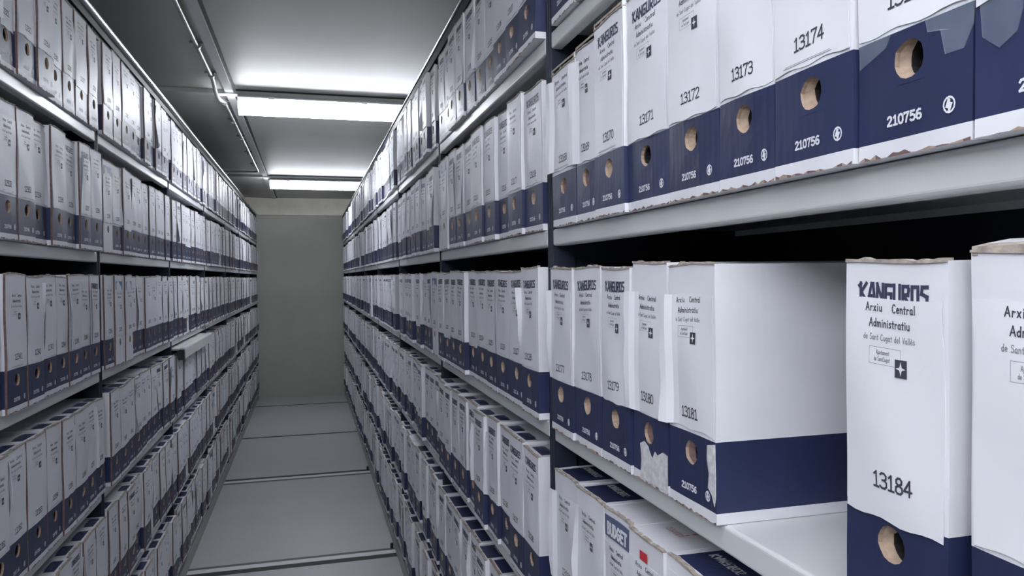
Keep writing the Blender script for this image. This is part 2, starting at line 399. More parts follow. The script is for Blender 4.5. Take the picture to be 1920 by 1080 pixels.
def text_quads(txt, x, y, h, sw, xs=1.0, gap=.10, slope=0.0, thin=False):
    """list of 2D quads, lower left at x,y"""
    out = []; cx = x
    for ch in txt:
        a, st = glyph_strokes(ch)
        for s in st:
            if thin and len(s) > 6: s = s[::2] + ([s[-1]] if len(s) % 2 == 0 else [])
            for p, q in zip(s, s[1:]):
                ax, ay = cx+p[0]*h*xs, y+p[1]*h; bx, by = cx+q[0]*h*xs, y+q[1]*h
                dx, dy = bx-ax, by-ay; L = math.hypot(dx, dy) or 1e-6
                dx, dy = dx/L*sw/2, dy/L*sw/2
                ax -= dx*.8; ay -= dy*.8; bx += dx*.8; by += dy*.8
                out.append([(X, Y+slope*(X-x)) for X, Y in ((ax+dy, ay-dx), (bx+dy, by-dx), (bx-dy, by+dx), (ax-dy, ay+dx))])
        cx += (a+gap)*h*xs
    return out
def rect(u0, u1, v0, v1): return [(u0, v0), (u1, v0), (u1, v1), (u0, v1)]
def frame_quads(u0, u1, v0, v1, t): return [rect(u0, u1, v0, v0+t), rect(u0, u1, v1-t, v1), rect(u0, u0+t, v0, v1), rect(u1-t, u1, v0, v1)]

# ------------------------------------------------------------------ archive box geometry
# local frame: spine in the plane x=0 facing -x, reading direction u = -y, up = z, depth = -x outward
H0, DB = 0.279, 0.36
HV, HR = 0.066, 0.0134
V_STRIP, V_NAVY = 0.012, 0.088
class Warp:
    def __init__(s, w, seed, amp=1.0):
        r = random.Random(seed); s.w = w
        s.a = [r.uniform(-1, 1) for _ in range(8)]; s.amp = amp
        s.bulge = r.uniform(.0002, .0022)*amp
    def __call__(s, u, v, d):
        e = abs(2*u/s.w-1)
        n = sin(v*23+s.a[0]*3)*s.a[1] + .6*sin(v*61+s.a[2]*5)*s.a[3]
        du = .00035*s.amp*n*max(0, e-.5)*2*(-1 if u < s.w/2 else 1)*-1
        k = max(0, 1+d/.04)          # fades into the depth of the box
        dd = (s.bulge*cos((u/s.w-.5)*pi*.98)*sin(min(1, max(0, v/H0))*pi)+.0005*s.amp*sin(v*35+u*50+s.a[4]*4))*k
        return (-(d+dd), -(u-s.w/2+du), v+.0012*s.amp*sin(u*45+s.a[5]*5)*(v/H0)*k)
def body_mesh(w, h, seed, logo=True, plain=False, dark_top='short', text=True, open_top=False, detail=2):
    W = Warp(w, seed); mb = MB(); r = random.Random(seed*7+1)
    P = lambda u, v, d: W(u, v, d)
    hc = w*.5+r.uniform(-.002, .002); hv = HV+(.0 if not plain else .005)
    hs = .0165; u0, u1, v0, v1 = hc-hs, hc+hs, hv-hs, hv+hs
    us = [0, .012, u0, u1, w-.012, w] if w > .08 else [0, u0, u1, w]
    vs_ = [0, .003, V_STRIP, v0, v1, V_NAVY, .12, .155, .19, .225, .255, h]
    if v0 > V_STRIP and v1 < V_NAVY: pass
    vs_ = sorted(set(vs_))
    def mi(v): return M_WHITE if (plain or v < V_STRIP or v > V_NAVY) else M_NAVY
    for i in range(len(us)-1):
        for j in range(len(vs_)-1):
            a, b, c, d_ = us[i], us[i+1], vs_[j], vs_[j+1]
            if abs(a-u0) < 1e-6 and c >= v0-1e-6 and d_ <= v1+1e-6: continue
            m_ = mi((c+d_)/2)
            mb.face([P(a, c, 0), P(b, c, 0), P(b, d_, 0), P(a, d_, 0)], m_)
    nb_ = 18; hb = [r.uniform(.0004, .0036) if r.random() < .8 else .0002 for _ in range(nb_+1)]
    for i in range(nb_):
        a, b = .001+(w-.002)*i/nb_, .001+(w-.002)*(i+1)/nb_
        mb.face([P(a, 0, .0005), P(b, 0, .0005), P(b, hb[i+1], .0005), P(a, hb[i], .0005)], M_BROWN if r.random() < .6 else M_EDGE)
    # finger hole: ring to square, cut rim, inner board with its own offset hole, dark inside
    n = 16; hr = HR*(1.0 if not plain else .85)
    ragged = [hr*(1+r.uniform(-.035, .05)) for _ in range(n)]
    circ = [(hc+ragged[i]*cos(2*pi*i/n+pi/n), hv+ragged[i]*sin(2*pi*i/n+pi/n)) for i in range(n)]
    def sq(i):
        a = 2*pi*i/n+pi/n; c, s_ = cos(a), sin(a); k_ = hs/max(abs(c), abs(s_)); return (hc+c*k_, hv+s_*k_)
    sqp = [sq(i) for i in range(n)]
    corners = {1: (u1, v1), 5: (u0, v1), 9: (u0, v0), 13: (u1, v0)}
    for i in range(n):
        j = (i+1) % n
        pts = [P(*circ[i], 0), P(*sqp[i], 0)]
        if i in corners: pts.append(P(*corners[i], 0))
        pts += [P(*sqp[j], 0), P(*circ[j], 0)]
        mb.face(pts, mi(hv))
        mb.face([P(*circ[i], 0), P(*circ[j], 0), P(*circ[j], -.004), P(*circ[i], -.004)], M_BROWN)
    off = r.uniform(.004, .009)*r.choice((1, 1, 1, -1)); io = [(u+off, v+r.uniform(-.001, .003)) for u, v in circ]
    for i in range(n):
        j = (i+1) % n
        mb.face([P(*circ[i], -.004), P(*circ[j], -.004), P(*io[j], -.008), P(*io[i], -.008)], M_BROWN if logo else M_EDGE)
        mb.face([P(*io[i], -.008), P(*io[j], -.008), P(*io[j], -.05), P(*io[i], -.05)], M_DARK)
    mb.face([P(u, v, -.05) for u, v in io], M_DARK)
    # side walls (cut board edge shows down the left of the spine)
    ds = [0, -.0045, -.03, -.15, -DB]
    for side in (0, 1):
        u = 0 if side == 0 else w
        for j in range(len(vs_)-1):
            c, d_ = vs_[j], vs_[j+1]
            for a, b in zip(ds, ds[1:]):
                m_ = mi((c+d_)/2)
                if side == 0 and a == 0: m_ = M_EDGE
                q = [P(u, c, b), P(u, c, a), P(u, d_, a), P(u, d_, b)]
                mb.face(q if side == 0 else q[::-1], m_)
    # bottom, back
    mb.face([P(0, 0, 0)]+[P(u, 0, 0) for u in us[1:]]+[P(w, 0, d) for d in ds[1:]]+[P(u, 0, -DB) for u in reversed(us[:-1])]+[P(0, 0, d) for d in ds[-2:0:-1]], M_WHITE)
    mb.face([P(0, 0, -DB), P(0, h, -DB), P(w, h, -DB), P(w, 0, -DB)], M_WHITE)
    # top
    td = {'short': (-.012, -.036), 'long': (-.008, -.30), 'none': None}[dark_top]
    cuts = [0, -.006, -.03, -.12, -DB] if td is None else sorted({0, -.0045, td[0], td[1], -DB}, reverse=True)
    e = .016 if dark_top == 'short' else .010
    for a, b in zip(cuts, cuts[1:]):
        inn = td is not None and a <= td[0]+1e-9 and b >= td[1]-1e-9
        first = a == 0
        for ua, ub in ((0, e), (e, w-e), (w-e, w)):
            m_ = M_EDGE if first and dark_top != 'none' and False else (M_NAVY if inn and ua == e else M_WHITE)
            zz = -.002 if (open_top and a < -.003) else 0
            mb.face([P(ua, h, a), P(ub, h, a), P(ub, h+zz, b), P(ua, h+zz, b)], m_)
    E = .00035
    def put(quads, m_, d=E):
        for q in quads: mb.face([P(u, v, d) for u, v in q], m_)
    if text and not plain:
        put(text_quads('210756', w*.29, .0225, .0064, .0016, 1.22, .16, thin=detail < 2), M_PALE)
        cu, cv = w*.83, .0262; rr = .0058
        ring = [(cu+rr*.86*cos(a), cv+rr*sin(a)) for a in [2*pi*i/12 for i in range(13)]]
        for p, q in zip(ring, ring[1:]):
            pc = lambda t: (cu+(t[0]-cu)*.76, cv+(t[1]-cv)*.76)
            put([[pc(p), p, q, pc(q)]], M_PALE)
        put([[(cu-.0012, cv-.0046), (cu+.0006, cv-.0046), (cu+.0028, cv+.001), (cu-.0002, cv+.0018)],
             [(cu-.0030, cv-.0015), (cu-.0004, cv-.0025), (cu+.0012, cv+.0036), (cu-.001, cv+.0044)]], M_PALE)
    if logo:
        lh = .0125; sc = w/.106
        put(logo_quads(w*.15, .2440, .0130, .0027, 1.38*sc), M_LOGO)
    if plain:
        put([rect(.008, w-.008, .236, .262)], M_BLUE)
        put(text_quads('KANGUROS', w*.2, .245, .007, .0012, .9, .05, thin=True), M_PALE, .0006)
    if dark_top == 'long':
        for q in text_quads('KANGUROS', w*.22, .0, .012, .0022, .95, .06):
            mb.face([(.055-y_, -(x_-w/2), h+.0005+.0012) for x_, y_ in q], M_PALE)
    elif dark_top == 'short':
        for i in range(3):
            mb.face([(x_, -(y_-w/2), h+.0018) for x_, y_ in rect(.022+.006*i, .025+.006*i, w*.25, w*(.55+.1*i))], M_SLATE)
    return mb.mesh('archive_box', BOXMATS, weld=True)
def sheet_mesh(w, seed, number, style='flush', head=True, vtop=None, detail=2, slot=0, red=False):
    """pasted label sheet, thin paper with printed letterhead and number"""
    W = Warp(w, slot); r = random.Random(seed*13+5); mb = MB()
    v0 = .0895+r.uniform(-.001, .004); v1 = vtop or r.choice((.240, .2415, .2425))
    ul, ur = .0022, w-.0025
    curlL = curlR = 0.0
    if style == 'curl_left': ul = -.0012; curlL = r.uniform(.006, .012)
    if style == 'wide_left': ul = -.009; curlL = .004
    if style == 'curl_right': ur = w+.0002; curlR = r.uniform(.005, .010)
    if style == 'low': v0 = .079+r.uniform(0, .004)
    ph = [r.uniform(0, 6.3) for _ in range(4)]; rr = r.uniform(.3, 1)
    def D(u, v):
        d = .0011+.0004*sin(v*40+ph[0])
        a = .5+.5*sin(v*30*rr+ph[1])
        if curlL: d += curlL*a*max(0, (ul+.016-u)/.016)**1.5
        if curlR: d += curlR*a*max(0, (u-(ur-.016))/.016)**1.5
        d += .0006*sin(u*60+ph[2])*sin(v*28+ph[3])
        if style == 'wide_left': d += .0055*max(0, min(1, (.016-u)/.012))
        return max(d, .0006)
    def P(u, v, e=0):
        k = (v-(v0+v1)/2)
        return W(u, v, D(u, v)+e)
    nu, nv = (10, 14) if detail > 1 else (5, 7)
    def uu(i, v):
        t = i/nu; u = ul+(ur-ul)*t
        wob = .0010*sin(v*55+ph[1])+.0007*sin(v*97+ph[0])
        if i == 0: u += wob*(1.2 if curlL else .5)
        if i == nu: u -= abs(wob)*(1.2 if curlR else .5)
        return u
    def vv(j, i): return v0+(v1-v0)*j/nv + (.0012*sin(i*1.3+ph[2]) if j == 0 else 0)
    g = [[(uu(i, vv(j, i)), vv(j, i)) for i in range(nu+1)] for j in range(nv+1)]
    for j in range(nv):
        for i in range(nu):
            q = [g[j][i], g[j][i+1], g[j+1][i+1], g[j+1][i]]
            mb.face([P(*t) for t in q], 0)
            mb.face([P(*t, -.0004) for t in reversed(q)], 0)
    rim = [g[0][i] for i in range(nu+1)]+[g[j][nu] for j in range(1, nv+1)]+[g[nv][i] for i in range(nu-1, -1, -1)]+[g[j][0] for j in range(nv-1, 0, -1)]
    for a, b in zip(rim, rim[1:]+rim[:1]):
        mb.face([P(*a), P(*a, -.0004), P(*b, -.0004), P(*b)], 0)
    E = .0003
    def put(quads, m_):
        for q in quads: mb.face([P(u, v, E) for u, v in q], m_)
    th = detail < 2
    sc = w/.106; ou = w*.5-.052*sc+r.uniform(-.001, .001)
    if style == 'wide_left': ou += -.002
    nx = .31+r.uniform(-.03, .06)
    put(text_quads(number, ou+.104*sc*nx, .1045+r.uniform(0, .003), .0110, .0016, 1.2*min(1, sc), .08, slope=r.uniform(-.02, .03)), 1)
    if head:
        tv = v1-.0095
        put(text_quads('Arxiu', ou+.024*sc, tv, .0060, .0009, 1.02*sc, .17, thin=th), 1)
        put(text_quads('Central', ou+.053*sc, tv, .0060, .0009, 1.02*sc, .14, thin=th), 1)
        put(text_quads('Administratiu', ou+.028*sc, tv-.0115, .0060, .0009, 1.02*sc, .12, thin=th), 1)
        if detail > 1:
            put(text_quads('de Sant Cugat del Vallès', ou+.022*sc, tv-.0215, .0044, .0006, .93*sc, .12), 2)
            put(text_quads('Ajuntament', ou+.036*sc, tv-.0318, 0.0032, .0004, .8*sc, .08), 2)
            put(text_quads('de SantCugat', ou+.034*sc, tv-.0368, 0.0032, .0004, .8*sc, .08), 2)
        else:
            put([rect(ou+.024*sc, ou+.080*sc, tv-.0200, tv-.0192), rect(ou+.036*sc, ou+.056*sc, tv-.031, tv-.0302), rect(ou+.036*sc, ou+.054*sc, tv-.036, tv-.0352)], 2)
        put(frame_quads(ou+.0285*sc, ou+.062*sc, tv-.0395, tv-.0265, .0003 if detail > 1 else .0005), 2)
        a, b, c, d = ou+.0565*sc, ou+.0685*sc, tv-.0465, tv-.0335
        for q in [rect(a, b, c, d)]: mb.face([P(u, v, E+.0002) for u, v in q], 1)
        cu, cv = (a+b)/2, (c+d)/2
        for k_ in range(4):
            an = k_*pi/2+pi/2
            t = [(cu+.0046*cos(an), cv+.0052*sin(an)), (cu+.0014*cos(an+.9), cv+.0014*sin(an+.9)), (cu, cv), (cu+.0014*cos(an-.9), cv+.0014*sin(an-.9))]
            mb.face([P(u, v, E+.0004) for u, v in t], 0)
    if False: put([[(w*.34, v1-.004), (w*.54, v1-.004), (w*.55, v1+.0045-.012+.006), (w*.35, v1+.0045-.012+.006)]], 3)
    if detail > 1 and r.random() < .4 and style != 'low':
        put([rect(ou+.015*sc, ou+.08*sc, v0+.003, v0+.0036), rect(ou+.018*sc, ou+.078*sc, v0+.0044, v0+.0048)], 2)
    return mb.mesh('label_sheet', SHEETMATS, weld=False)
def rim_mesh(w, h, seed):
    """ragged brown board edge standing along the top of the spine"""
    W = Warp(w, seed); r = random.Random(seed*3+2); mb = MB()
    n = 14; hh = [h+r.uniform(.0004, .0022)*(1 if r.random() < .85 else 1.8) for _ in range(n+1)]
    for i in range(n):
        a, b = w*i/n, w*(i+1)/n; d0, d1 = .0012, -.0045
        for q in ([(a, h-.0010, d0), (b, h-.0010, d0), (b, hh[i+1], d0), (a, hh[i], d0)], [(a, hh[i], d0), (b, hh[i+1], d0), (b, hh[i+1], d1), (a, hh[i], d1)],
                  [(a, h, d1), (a, hh[i], d1), (b, hh[i+1], d1), (b, h, d1)]):
            mb.face([W(*t) for t in q], 0)
    for u, k_ in ((0, 0), (w, n)):
        mb.face([W(u, h-.001, .0012), W(u, hh[k_], .0012), W(u, hh[k_], -.0045), W(u, h-.001, -.0045)], 0)
    return mb.mesh('board_edge', [RIM], weld=True)
def flap_mesh(w, h, k=1.0):
    """top flap lifted open behind the spine, brown inside"""
    mb = MB()
    pr = [(-.001, .004), (.010, .010), (.030, .019), (.06, .020), (.13, .012), (.20, .0)]
    pr = [(x, z*k) for x, z in pr]
    y0, y1 = -(w/2-.001), (w/2-.001)
    for (a, za), (b, zb) in zip(pr, pr[1:]):
        mb.face([(a, y0, h+za+.0035), (b, y0, h+zb+.0035), (b, y1, h+zb+.0035), (a, y1, h+za+.0035)], 0 if a < .005 else 1)
        mb.face([(a, y0+.004, h+za), (a, y1-.004, h+za), (b, y1-.004, h+zb), (b, y0+.004, h+zb)], 0)
        for y, t in ((y0, .004), (y1, -.004)):
            mb.face([(a, y, h-.001), (b, y, h-.001), (b, y, h+zb+.0035), (a, y, h+za+.0035)], 0 if y == y1 else 1)
            mb.face([(a, y+t, h-.001), (b, y+t, h-.001), (b, y+t, h+zb), (a, y+t, h+za)], 0)
    a, za = pr[0]
    mb.face([(a, y0, h+za), (a, y0, h+za+.0035), (a, y1, h+za+.0035), (a, y1, h+za)], 0)
    for y, t in ((y0, .004), (y1, -.004)): mb.face([(a, y, h-.001), (a, y+t, h-.001), (a, y+t, h+za), (a, y, h+za)], 0)
    return mb.mesh('top_flap', [RIM, WHITE], weld=True)

_bodies = {}
def get_body(wq, hq, var, kind, top, detail):
    k_ = (wq, hq, var, kind, top, detail)
    if k_ not in _bodies:
        seed = var+1+10*int(wq*1000)
        _bodies[k_] = (body_mesh(wq, hq, seed, logo=kind == 'K', plain=kind == 'W', dark_top=top, text=detail > 0, detail=detail), rim_mesh(wq, hq, seed), seed)
    return _bodies[k_]

ORD = ['first', 'second', 'third', 'fourth', 'fifth', 'sixth', 'seventh', 'eighth', 'ninth', 'tenth', 'eleventh', 'twelfth']
SHELFN = ['top', 'second', 'third', 'fourth', 'fifth', 'bottom']

# ------------------------------------------------------------------ plan of all boxes
random.seed(11)
plan = []      # dicts: side,row,bay,k,y(center),w,h,num,kind,style,top,dx,rot
def fill(side, row, bay, a, b, last, edges=None, known=None):
    """boxes between y=a (near) and y=b (far); last = number at the post-side reference end"""
    if edges is None:
        n = 10; ws = [random.uniform(.097, .111) for _ in range(n)]
        tot = sum(ws); room = (b-a)-random.uniform(.004, .03)
        ws = [x*room/tot for x in ws]; edges = [a+(b-a-room)*random.random()]
        for x in ws: edges.append(edges[-1]+x)
        spans = list(zip(edges, edges[1:]))
    else:
        spans = [(min(e), max(e)) for e in edges]
    for k_, (p, q) in enumerate(spans):
        wd = max(.08, math.floor((q-p-.0024)/.002)*.002)
        num = (last-k_) if side > 0 else (last-(len(spans)-1)+k_)
        kind = 'K' if (side > 0 and random.random() < .8) else 'P'
        if side < 0 and random.random() < .12: kind = 'K'
        u_ = random.random()
        if u_ < (.04 if side > 0 else (.0 if bay == 1 else .06)): kind = 'W'
        st = random.choices(['flush', 'curl_left', 'curl_right', 'low'], [.45, .25, .18, .12])[0]
        top = random.choices(['short', 'long', 'none'], [.62, .28, .10] if side > 0 else [.75, .15, .10])[0]
        plan.append(dict(side=side, row=row, bay=bay, k=k_, y=(p+q)/2, w=round(wd, 4), h=random.choice((.275, .278, .281)),
                         num=str(num), kind=kind, style=st, top=top, dx=random.uniform(-.008, .009), rot=max(-.005, min(.005, random.gauss(0, .004))), var=random.randrange(4)))
CL = .020
EDG_R = {(2, 0): [1.2630, 1.118, 1.027, .919, .8, .687, .589, .486, .381, .272, .165]}
def pairs(e): return list(zip(e, e[1:]))
near_R = {1: [(1.238, 1.119)]+pairs([1.115, 1.008, .905, .802, .696, .592, .488, .384, .280]),
          2: pairs([1.238, 1.118, 1.027, .919, .8, .687, .589, .486, .381, .272]),
          3: [(1.240, 1.128), (1.126, 1.015), (1.013, .912), (.910, .808), (.806, .698), (.501, .400), (.387, .280)],
          4: pairs([1.240, 1.128, 1.012, .919, .816, .712, .607, .500, .395, .290]),
          5: pairs([1.240, 1.136, 1.032, .928, .824, .72, .616, .512, .408, .304]),
          6: pairs([1.240, 1.136, 1.032, .928, .824, .72, .616, .512, .408, .304])}
num_R = {1: [13159+i for i in range(10)], 2: [13168+i for i in range(10)], 3: [13177, 13178, 13179, 13180, 13181, 13184, 13185, 13186],
         4: [13186+i for i in range(10)], 5: [13195+i for i in range(10)], 6: [13204+i for i in range(10)]}
for row in range(1, 7):
    n0 = len(plan)
    fill(1, row, 0, 0, 0, 0, near_R[row])
    for p, nn in zip(plan[n0:], num_R[row]):
        p['num'] = str(nn); p['dx'] *= .4; p['kind'] = 'K'; p['rot'] *= .4
    for bay in range(1, 8):
        fill(1, row, bay, POST_R[bay]+CL, POST_R[bay+1]-CL, 13108+10*(row-1)-60*(bay-1))
near_L = {1: [1.691, 1.782, 1.887, 1.996, 2.106, 2.202, 2.315, 2.407], 2: [1.655, 1.751, 1.853, 1.969, 2.081, 2.183, 2.282, 2.402],
          3: [1.684, 1.795, 1.897, 2.007, 2.098, 2.208, 2.303, 2.400], 4: [1.672, 1.785, 1.907, 2.011, 2.111, 2.218, 2.316, 2.408]}
lastn = {1: 12328, 2: 12338, 3: 12347, 4: 12358, 5: 12368, 6: 12378}
for row in range(1, 7):
    for bay in range(0, 8):
        a, b = POST_L[bay]+CL, POST_L[bay+1]-CL
        e = None
        if bay == 1 and row in near_L:
            l = near_L[row]; f = l[0]; extra = [f-(f-a-.004)*i/4 for i in (4, 3, 2, 1)] if f-a > .36 else [f-(f-a-.004)*i/3 for i in (3, 2, 1)]
            l = extra+l; e = [(x, y) for x, y in pairs(l)]
        n0 = len(plan)
        fill(-1, row, bay, a, b, lastn[row]+60*(bay-1), e)
# particular boxes read off the photograph
def get(num): return next(p for p in plan if p['num'] == str(num) and p['side'] > 0 and p['bay'] < 3)
SPEC = {
 13168: dict(style='wide_left', kind='P', flap=1.6, h=.262, note='with overhanging label'),
 13169: dict(style='wide_left', kind='P', flap=1.4, h=.267, note='with wavy label sheet'),
 13170: dict(style='flush', kind='K', flap=1.1, h=.274), 13171: dict(style='flush', kind='K', flap=.5, h=.278),
 13172: dict(style='flush', kind='K', h=.281), 13173: dict(style='flush', kind='K', h=.281), 13174: dict(style='flush', kind='K', h=.281),
 13175: dict(style='flush', kind='K', h=.281, note='with tape beside its finger hole'), 13176: dict(style='low', kind='K', h=.281, note='with peeling tape'),
 13177: dict(style='curl_left', kind='K'), 13178: dict(style='flush', kind='K'), 13179: dict(style='flush', kind='K'),
 13180: dict(style='wide_left', kind='P', note='with torn foot'), 13181: dict(style='wide_left', kind='P', h=.277, top='none', note='at the edge of the gap'),
 13184: dict(style='low', kind='K', h=.274, top='none', vtop=.2465, note='just right of the gap'), 13185: dict(style='flush', kind='P', h=.278, flap=.35, vtop=.248, note='with thick brown edge'),
}
for n_, d in SPEC.items(): get(n_).update(d)
r4 = [p for p in plan if p['side'] > 0 and p['bay'] == 0 and p['row'] == 4]
r4[0].update(kind='P', top='long', style='wide_left', h=.279); r4[1].update(kind='P', top='long', style='curl_left', h=.279)
r4[2].update(kind='B', top='none', style='flush', h=.279, note='with slate BUDGET header', vtop=.233)
r4[3].update(kind='P', top='none', style='flush', h=.279, red=True, note='with red sticker', vtop=.2475)
r4[4].update(kind='P', top='long', style='flush', h=.279)
for p in plan:      # whole lower rows on the right show navy tops; the white ones with blue header stand where the photo has them
    if p['side'] > 0 and p['row'] == 2 and p['bay'] == 1:
        if p['k'] in (8, 9): p['kind'] = 'W'
        elif p['kind'] == 'W': p['kind'] = 'P'
    if p['side'] > 0 and p['row'] >= 3 and p['bay'] == 1:
        p['kind'] = 'K'
        if p['row'] == 4: p['top'] = 'short'
        if p['row'] == 5: p['top'] = 'long'
    if p['side'] > 0 and p['row'] == 3 and p['bay'] == 2 and p['k'] == 0: p['kind'] = 'W'
    if p['side'] < 0 and p['row'] == 3 and p['bay'] == 2 and p['k'] in (1, 2): p['kind'] = 'W'
    if p['side'] < 0 and p['row'] == 1 and p['bay'] == 1 and p['kind'] == 'K': p['kind'] = 'P'

def area(p):
    x = XRF-.012 if p['side'] > 0 else XLF+.012
    z = ROWTOP[p['row']-1]; tot = 0
    pts = []
    for i in range(6):
        for j in range(8):
            q = project(x, p['y']-p['w']/2+p['w']*(i+.5)/6, z+p['h']*(j+.5)/8)
            if q and 0 <= q[0] <= 1920 and 0 <= q[1] <= 1080: tot += 1
    if not tot: return 0
    a = [project(x, p['y']+s*p['w']/2, z+t) for s, t in ((-1, 0), (1, 0), (1, p['h']), (-1, p['h']))]
    if any(q is None for q in a): return 1e5*tot/48
    A = abs(sum(a[i][0]*a[(i+1) % 4][1]-a[(i+1) % 4][0]*a[i][1] for i in range(4)))/2
    return A*tot/48
for p in plan: p['A'] = area(p)
order = sorted(plan, key=lambda p: -p['A'])
single = [p for p in order[:300] if p['A'] > 0]
for p in single: p['single'] = True

def lab(p):
    side = 'right' if p['side'] > 0 else 'left'
    sh = SHELFN[p['row']-1]
    b = p['bay']+(1 if p['side'] > 0 else 0)
    legible = (p['side'] > 0 and p['bay'] == 0)
    if legible:
        n = p.get('note', '')
        return ('white and navy box numbered %s %s, %s shelf, right rack' % (p['num'], n, sh)).replace(' ,', ',')
    look = {'K': 'logo-printed archive box', 'P': 'plain-labelled archive box', 'W': 'all-white archive box'}[p['kind']]
    if b == 1: bayn = 'nearest bay'
    else: bayn = ORD[b-1]+' bay'
    nb = [q for q in plan if q['side'] == p['side'] and q['row'] == p['row'] and q['bay'] == p['bay']]
    ks = p['k']
    if p['side'] < 0 and p['bay'] == 1:      # counted back from the post in the frame
        return '%s, %s before the first left post, %s shelf, left rack' % (look, ORD[len(nb)-1-ks], sh)
    return '%s, %s from near post, %s, %s shelf, %s rack' % (look, ORD[ks], bayn, sh, side)

for p in single:
    side = p['side']; near = abs(p['y']) < 2.6
    det = 2 if near else 1
    wq = p['w']; hq = p['h']; kind = p['kind']
    bk = 'P' if kind == 'B' else kind
    body, rim, seed = get_body(wq if near else math.floor(wq/.004)*.004, hq, p['var'], bk, p['top'], det)
    wq2 = wq if near else math.floor(wq/.004)*.004
    o = link('archive_box', body)
    xf = XRF-.012+p['dx'] if side > 0 else XLF+.012-p['dx']
    o.location = (xf, p['y'], ROWTOP[p['row']-1]+.0006)
    o.rotation_euler = (0, 0, p['rot']*.5+(0 if side > 0 else pi))
    tag(o, lab(p), 'archive box', 'archive boxes on the %s shelf of the %s rack' % (SHELFN[p['row']-1], 'right' if side > 0 else 'left'))
    link('board_edge', rim, o)
    if kind != 'W' or True:
        vt = p.get('vtop')
        if kind == 'W': vt = .232
        elif kind == 'P' and not vt: vt = random.choice((.2435, .250, .262))
        sheet = sheet_mesh(wq2, int(p['num']), p['num'], p['style'] if kind != 'W' else 'flush', vtop=vt, detail=det, slot=seed, red=p.get('red', False))
        link('label_sheet', sheet, o)
    if p.get('flap'): link('top_flap', flap_mesh(wq2, hq-.001, p['flap'] if p['flap'] is not True else 1.0), o)
    p['obj'] = o; p['seed'] = seed

# patches on particular boxes
def patch(p, name, pts, d, material, lb):
    W = Warp(p['w'], p['seed']); mb_ = MB(); n = len(pts)
    cu = sum(a for a, b in pts)/n; cv = sum(b for a, b in pts)/n
    for i in range(n):
        a, b = pts[i], pts[(i+1) % n]
        mb_.face([W(cu, cv, d), W(*a, d), W(*b, d)])
        mb_.face([W(*a, d), W(*a, d-.0006), W(*b, d-.0006), W(*b, d)])
    o = mb_.build(name, material, p['obj']); o['label'] = lb
    return o
def blob(cu, cv, ru, rv, n, seed, rag=.25):
    r = random.Random(seed)
    return [(cu+ru*(1+r.uniform(-rag, rag))*cos(2*pi*i/n), cv+rv*(1+r.uniform(-rag, rag))*sin(2*pi*i/n)) for i in range(n)]
p = get(13180)
patch(p, 'torn_patch', [(.022, .004), (.096, .004), (.098, .048), (.086, .050), (.076, .040), (.064, .046), (.054, .032), (.046, .048), (.034, .053), (.022, .048), (.026, .028)], .0010, TORN, 'white torn cardboard at the foot')
p = get(13181)
patch(p, 'torn_patch', [(.088, .082), (.104, .086), (.105, .05), (.104, .028), (.101, .019), (.096, .030), (.088, .036), (.091, .052), (.087, .066)], .0010, TORN, 'silvery torn strip beside the corner')
p = get(13175)
patch(p, 'tape_strip', [(.002, .070), (.030, .079), (.036, .088), (.002, .0885)], .0009, TAPE, 'clear tape left of the finger hole')
patch(p, 'tape_strip', [(.068, .079), (.078, .078), (.082, .060), (.096, .060), (.103, .074), (.104, .0885), (.066, .0885)], .0009, TAPE, 'clear tape right of the finger hole')
p = get(13176)
patch(p, 'tape_strip', [(.004, .088), (.034, .088), (.034, .070), (.030, .058), (.018, .052), (.006, .062)], .0010, TAPE, 'peeling clear tape')
p = r4[2]
W = Warp(p['w'], p['seed']); mb_ = MB()
def grid(mb2, W2, u0, u1, v0, v1, d, mi_, nu=14, nv=4, skew=0.0):
    for i in range(nu):
        for j in range(nv):
            q = [(u0+(u1-u0)*(i+a)/nu, v0+(v1-v0)*(j+b)/nv) for a, b in ((0, 0), (1, 0), (1, 1), (0, 1))]
            mb2.face([W2(u-skew*(v-v0), v, d) for u, v in q], mi_)
grid(mb_, W, .003, p['w']-.003, .240, .271, .0012, 0)
for q in text_quads('BUDGET', .014, .2455, .0155, .0042, .95, .16): mb_.face([W(u, v, .0017) for u, v in q], 1)
o = mb_.build('brand_header', [SLATE, PALE], p['obj'], weld=False); o['label'] = 'slate blue header reading BUDGET'
p = r4[3]; W = Warp(p['w'], p['seed']); mb_ = MB(); grid(mb_, W, .036, .058, .2505, .2625, .0022, 0, 4, 2)
o = mb_.build('red_sticker', RED, p['obj'], weld=False); o['label'] = 'small red sticker'
mb_ = MB(); rr = random.Random(4)
for i in range(5):
    for q in text_quads('CERNUDA'[i % 3:], .02+rr.uniform(0, .01), .0, .009, .0009, 1, .05):
        mb_.face([(.05+.016*i-y_, -(x_-p['w']/2), p['h']+.0022) for x_, y_ in q], 0)
    break
# faded red scribble on the top of that box
for i in range(22):
    x_ = .05+.011*i; y_ = rr.uniform(-.012, .012)
    mb_.face([(x_, y_, p['h']+.0022), (x_+.007, y_+rr.uniform(-.006, .006), p['h']+.0022), (x_+.008, y_+.003, p['h']+.0022), (x_+.001, y_+.002, p['h']+.0022)], 0)
mb_.v = mb_.v; o = mb_.build('faded_print', mat('faded_red_ink', (.50, .20, .22), .6), p['obj'], weld=False)

